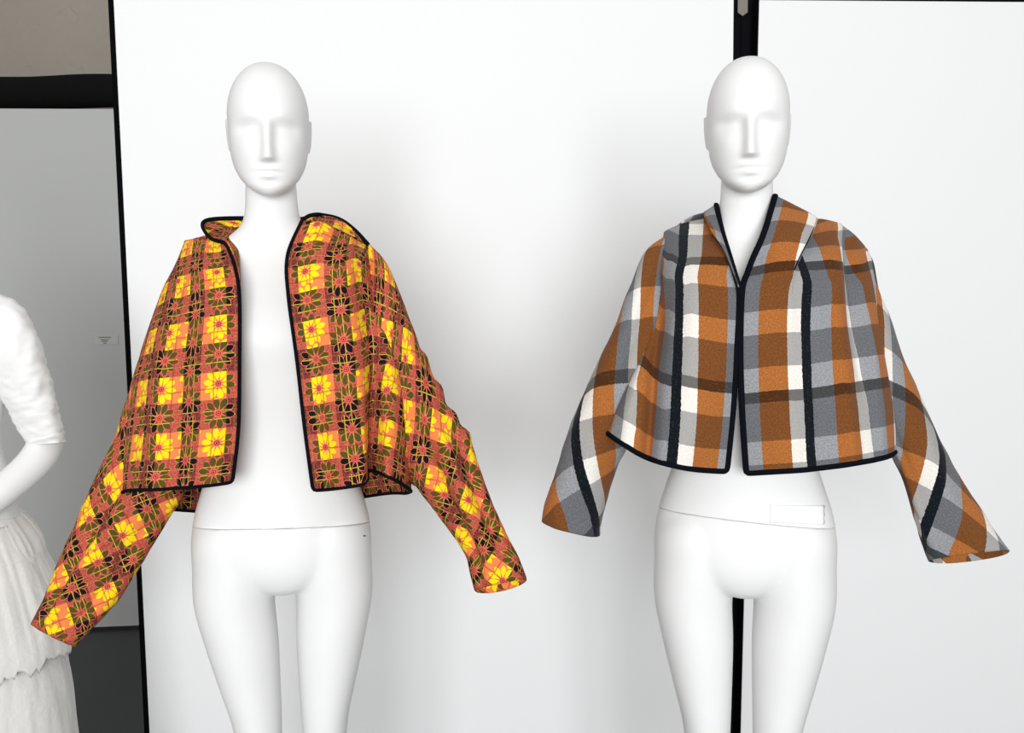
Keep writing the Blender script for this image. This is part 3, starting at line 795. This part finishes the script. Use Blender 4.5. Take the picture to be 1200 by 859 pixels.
sleeve(j2, M_PLAID, sl2, R17 * 0.95, -1, (686, 540), 78.5, -58, -1, 0.004, 12.5, front_drop=6, shear=math.radians(9),
       folds=[(0.05, 0.45, FR_ + 0.35, FR_ + 0.1, .010, .22), (0.1, 0.5, FR_ - 0.1, FR_ - 0.35, -.008, .2), (0.4, 0.9, FR_ - 0.3, FR_ + 0.4, .006, .3), (0.85, 1.0, FR_ - 0.5, FR_ - 0.4, .006, .25)])
sr2 = [((1002, 286), (984, 330), .03, .022), ((1022, 321), (998, 380), .010, .040), ((1040, 366), (1010, 430), -.015, .056), ((1058, 416), (1026, 482), -.025, .058),
       ((1082, 472), (1042, 527), -.03, .054), ((1106, 522), (1056, 556), -.03, .050), ((1135, 576), (1069, 601), -.03, .047), ((1163, 618), (1081, 636), -.03, .044), ((1182, 645), (1089, 657), -.03, .040)]
sleeve(j2, M_PLAID, sr2, -R17 * 0.95, 1, (1113, 560), 78.5, 72, 1, 0.004, 17.7, back_drop=7, front_drop=-2, shear=math.radians(14),
       folds=[(0.05, 0.45, FR_ - 0.2, FR_ + 0.2, .009, .2), (0.15, 0.6, FR_ + 0.3, FR_ + 0.6, -.007, .2), (0.5, 1.0, FR_ + 0.85, FR_ + 0.8, .007, .18), (0.55, 0.95, FR_ - 0.4, FR_ - 0.1, .006, .3)])
# collar: left stand, neck, large rolled right lapel
clA = [(866, 338, -.155), (855, 302, -.130), (846, 272, -.075), (841, 250, -.035), (839, 240, .0)]
clB = [(864, 330, -.153), (848, 292, -.126), (834, 272, -.095), (826, 256, -.040), (825, 249, .0)]
cl_, XL2 = strip_part(j2, 'collar', M_PLAID, clA, clB, 60, 12, 2, bulge=0.008)
bkA = [(839, 240, .0), (838, 244, .045), (872, 238, .075), (906, 234, .03), (908, 229, -.053)]
bkB = [(825, 249, .0), (828, 252, .05), (872, 248, .085), (925, 248, .03), (932, 242, -.058)]
bk_, XB2 = strip_part(j2, 'collar_back', M_PLAID, bkA, bkB, 60, 8, 0, bulge=-0.004)
o3 = np.array([0, -0.003, 0])
loop2 = np.concatenate([XL2[0][::-1] + o3, X2[80:, 0] + o3 * 0.5, X2[-1], X2[::-1, -1] + o3])
binding(j2, loop2, 0.0052)
lpedge = np.array([P(*p)[:] for p in catmull(np.array([(931, 316, -.157), (938, 300, -.150), (950, 276, -.115), (957, 256, -.067)]), np.linspace(0, 3, 30))])
link('lapel_edge', tube_mesh(lpedge, 0.0011, 8), M_BIND, j2)

# ------------------------------------------------------------------ third mannequin in white cloth, cut by the frame
m3x = P(-82, 430, 0.27).x; m3y = 0.27
man3, _, _ = mannequin((m3x, m3y), 'white mannequin with a bent arm, wearing a white tiered skirt', seam(0, 0.1), 0.05, 0.05, 0.06, lmesh=lm1, tmesh=tm1)
man3.scale = (1, 1, 0.955)
bpy.context.view_layer.update()
sh = P(-8, 385, m3y); el = P(53, 527, m3y + 0.02); wr = P(-62, 622, m3y - 0.13)
arm_pts = catmull(np.array([sh[:], ((sh * 0.5 + el * 0.5))[:], (el + Vector((0, 0, 0.015)))[:], (el * 0.5 + wr * 0.5 + Vector((0.012, 0, -0.004)))[:], wr[:], (wr + (wr - el) * 0.30)[:], (wr + (wr - el) * 0.62)[:]]), np.linspace(0, 6, 70))
arm_r = np.interp(np.linspace(0, 6, 70), [0, 1, 2, 2.3, 3, 4, 5, 6], [.044, .040, .037, .037, .033, .024, .022, .010])
V, Fc = loft(tube_rings(arm_pts, arm_r, 28))
hand = [(V, Fc)]
hd = (wr - el).normalized(); hx = Vector((0, 0, 1)); 
for k, ln in zip(range(4), (0.070, 0.078, 0.073, 0.058)):
    b0 = wr + hd * 0.075 + hx * (0.021 - 0.014 * k)
    V, Fc = loft(tube_rings(catmull(np.array([b0[:], (b0 + hd * ln * 0.5 + Vector((0, -0.004, 0)))[:], (b0 + hd * ln + Vector((0, 0.008, -0.006)))[:]]), np.linspace(0, 2, 14)), np.linspace(.0085, .0058, 14), 12)); hand.append((V, Fc))
b0 = wr + hd * 0.02 + hx * 0.02
V, Fc = loft(tube_rings(catmull(np.array([b0[:], (b0 + hd * 0.025 + hx * 0.022 + Vector((0, -.01, 0)))[:], (b0 + hd * 0.058 + hx * 0.030 + Vector((0, -.012, 0)))[:]]), np.linspace(0, 2, 14)), np.linspace(.012, .007, 14), 12)); hand.append((V, Fc))
arm = link('arm', remesh(hand, 0.0026, 4, 'arm'), M_MANN, man3)
other = link('arm', tube_mesh(catmull(np.array([(2 * m3x - sh.x, sh.y, sh.z), (2 * m3x - sh.x - 0.05, sh.y, sh.z - .25), (2 * m3x - sh.x - .04, sh.y - .06, sh.z - .5)]), np.linspace(0, 2, 40)), np.interp(np.linspace(0, 1, 40), [0, .5, 1], [.044, .037, .022]), 24), M_MANN, man3)
# padded white cloth top: bodice and ruched sleeve
top = empty('muslin_top', (m3x, m3y, 1.0), 'white padded muslin top with a wrinkled elbow-length sleeve', 'top')
rg = []
for z in np.linspace(1.07, 1.49, 60):
    r_ = body_ring(z, 72); k = 1 + 0.012 / 0.13; zz = z * 0.955
    th = np.linspace(0, 2 * PI, 72, endpoint=False)
    rip = 1 + 0.006 * np.sin(th * 9 + z * 40)
    rg.append(np.stack([r_[:, 0] * k * rip + m3x, r_[:, 1] * k * rip + m3y, np.full(72, zz)], 1))
V, Fc = loft(rg, cap=False); bo = link('bodice', fix_normals(mesh('bodice', V, Fc)), M_MUSLIN, top)
so = bo.modifiers.new('t', 'SOLIDIFY'); so.thickness = 0.002; so.offset = 1
def muslin_sleeve(mirror):
    A = [((-30, 352), (-30, 440), m3y + .0, .055), ((6, 347), (-22, 440), m3y, .06), ((36, 374), (-8, 452), m3y, .062), ((54, 424), (3, 470), m3y, .060), ((64, 460), (14, 492), m3y + .005, .056), ((72, 495), (27, 514), m3y + .012, .050), ((75.5, 519), (36, 522), m3y + .018, .044)]
    Q = catmull(np.array([[a[0][0], a[0][1], a[1][0], a[1][1], a[2], a[3]] for a in A], float), np.linspace(0, 6, 130))
    n = 64; th = np.linspace(0, 2 * PI, n, endpoint=False); rings = []
    for k, q in enumerate(Q):
        f = k / 129; o_, i_ = q[0:2], q[2:4]; m0 = (o_ + i_) / 2; h = (o_ - i_) / 2
        ring = []
        for t in th:
            xy = m0 + h * math.cos(t); ring.append(P(xy[0], xy[1], q[4] - q[5] * math.sin(t))[:])
        ring = np.array(ring); c = ring.mean(0); dv = ring - c; ln = np.linalg.norm(dv, axis=1)[:, None]; dv = dv / ln
        ruch = 0.0016 * np.sin(f * 48 + 2.2 * np.sin(th * 2) + 3 * np.cos(th + f * 4)) * (0.35 + 0.65 * np.cos(th - 0.5) ** 2) * sstep(.12, .3, f)
        nz = np.array([fbm(p, 24, 2.0) * 0.004 + fbm((p[0], p[1], p[2] * 2.2), 42, 6.0) * 0.0035 for p in ring])
        band = 0.002 * sstep(.90, .915, f) + 0.0012 * math.sin(f * 300) * float(sstep(.93, .98, f))
        ring = ring + dv * (ruch + nz + band)[:, None]
        if mirror: ring[:, 0] = 2 * m3x - ring[:, 0]
        rings.append(ring)
    V, Fc = loft(rings, cap=False); o = link('sleeve', fix_normals(mesh('sleeve', V, Fc)), M_MUSLIN, top)
    so = o.modifiers.new('t', 'SOLIDIFY'); so.thickness = 0.002; so.offset = -1
    return o
muslin_sleeve(False); muslin_sleeve(True)
# tiered skirt: ragged overlapping layers
sk = empty('tiered_skirt', (m3x, m3y, 0.45), 'off-white tiered skirt of ragged fibrous layers', 'skirt')
zpx = lambda py: P(40, py, m3y).z
def tier(ztop, zbot, rt_, rb_, seed, rag, swing):
    n = 220; rings = []; K = 46; th = np.linspace(0, 2 * PI, n, endpoint=False)
    rim = np.array([rag * (mnoise.noise(Vector((math.cos(t) * 3.1 + seed, math.sin(t) * 3.1, seed))) + 0.6 * mnoise.noise(Vector((math.cos(t) * 14, math.sin(t) * 14, seed * 2))) + 0.8 * mnoise.noise(Vector((math.cos(t) * 38, math.sin(t) * 38, seed)))) + swing * math.sin(t + 0.4) for t in th])
    for k in range(K):
        f = k / (K - 1); r = rt_ + (rb_ - rt_) * (1 - (1 - f) ** 1.8)
        pts = []
        for t, d in zip(th, rim):
            z = ztop + (zbot - ztop) * f + d * f
            rr = r * (1 + 0.006 * f * math.sin(t * 4 + seed) + 0.012 * mnoise.noise(Vector((math.cos(t) * 5, math.sin(t) * 5, z * 9 + seed))))
            rr += 0.0018 * mnoise.noise(Vector((math.cos(t) * 12, math.sin(t) * 12, z * 10 + seed)))
            pts.append((m3x + rr * math.cos(t), m3y + rr * 0.82 * math.sin(t), z))
        rings.append(np.array(pts))
    V, Fc = loft(rings, cap=False); o = link('tier', fix_normals(mesh('tier', V, Fc)), M_PAPER, sk)
    so = o.modifiers.new('t', 'SOLIDIFY'); so.thickness = 0.002; so.offset = 1
xr = lambda px: P(px, 700, m3y).x - m3x
tier(zpx(598), zpx(676), xr(14), xr(46), 1.7, 0.016, 0.05)
tier(zpx(612), zpx(765), xr(24), xr(73), 5.1, 0.026, 0.0)
tier(zpx(650), zpx(905), xr(44), xr(70), 7.9, 0.03, 0.01)
tier(zpx(800), 0.12, xr(52), xr(80), 9.3, 0.03, 0.0)
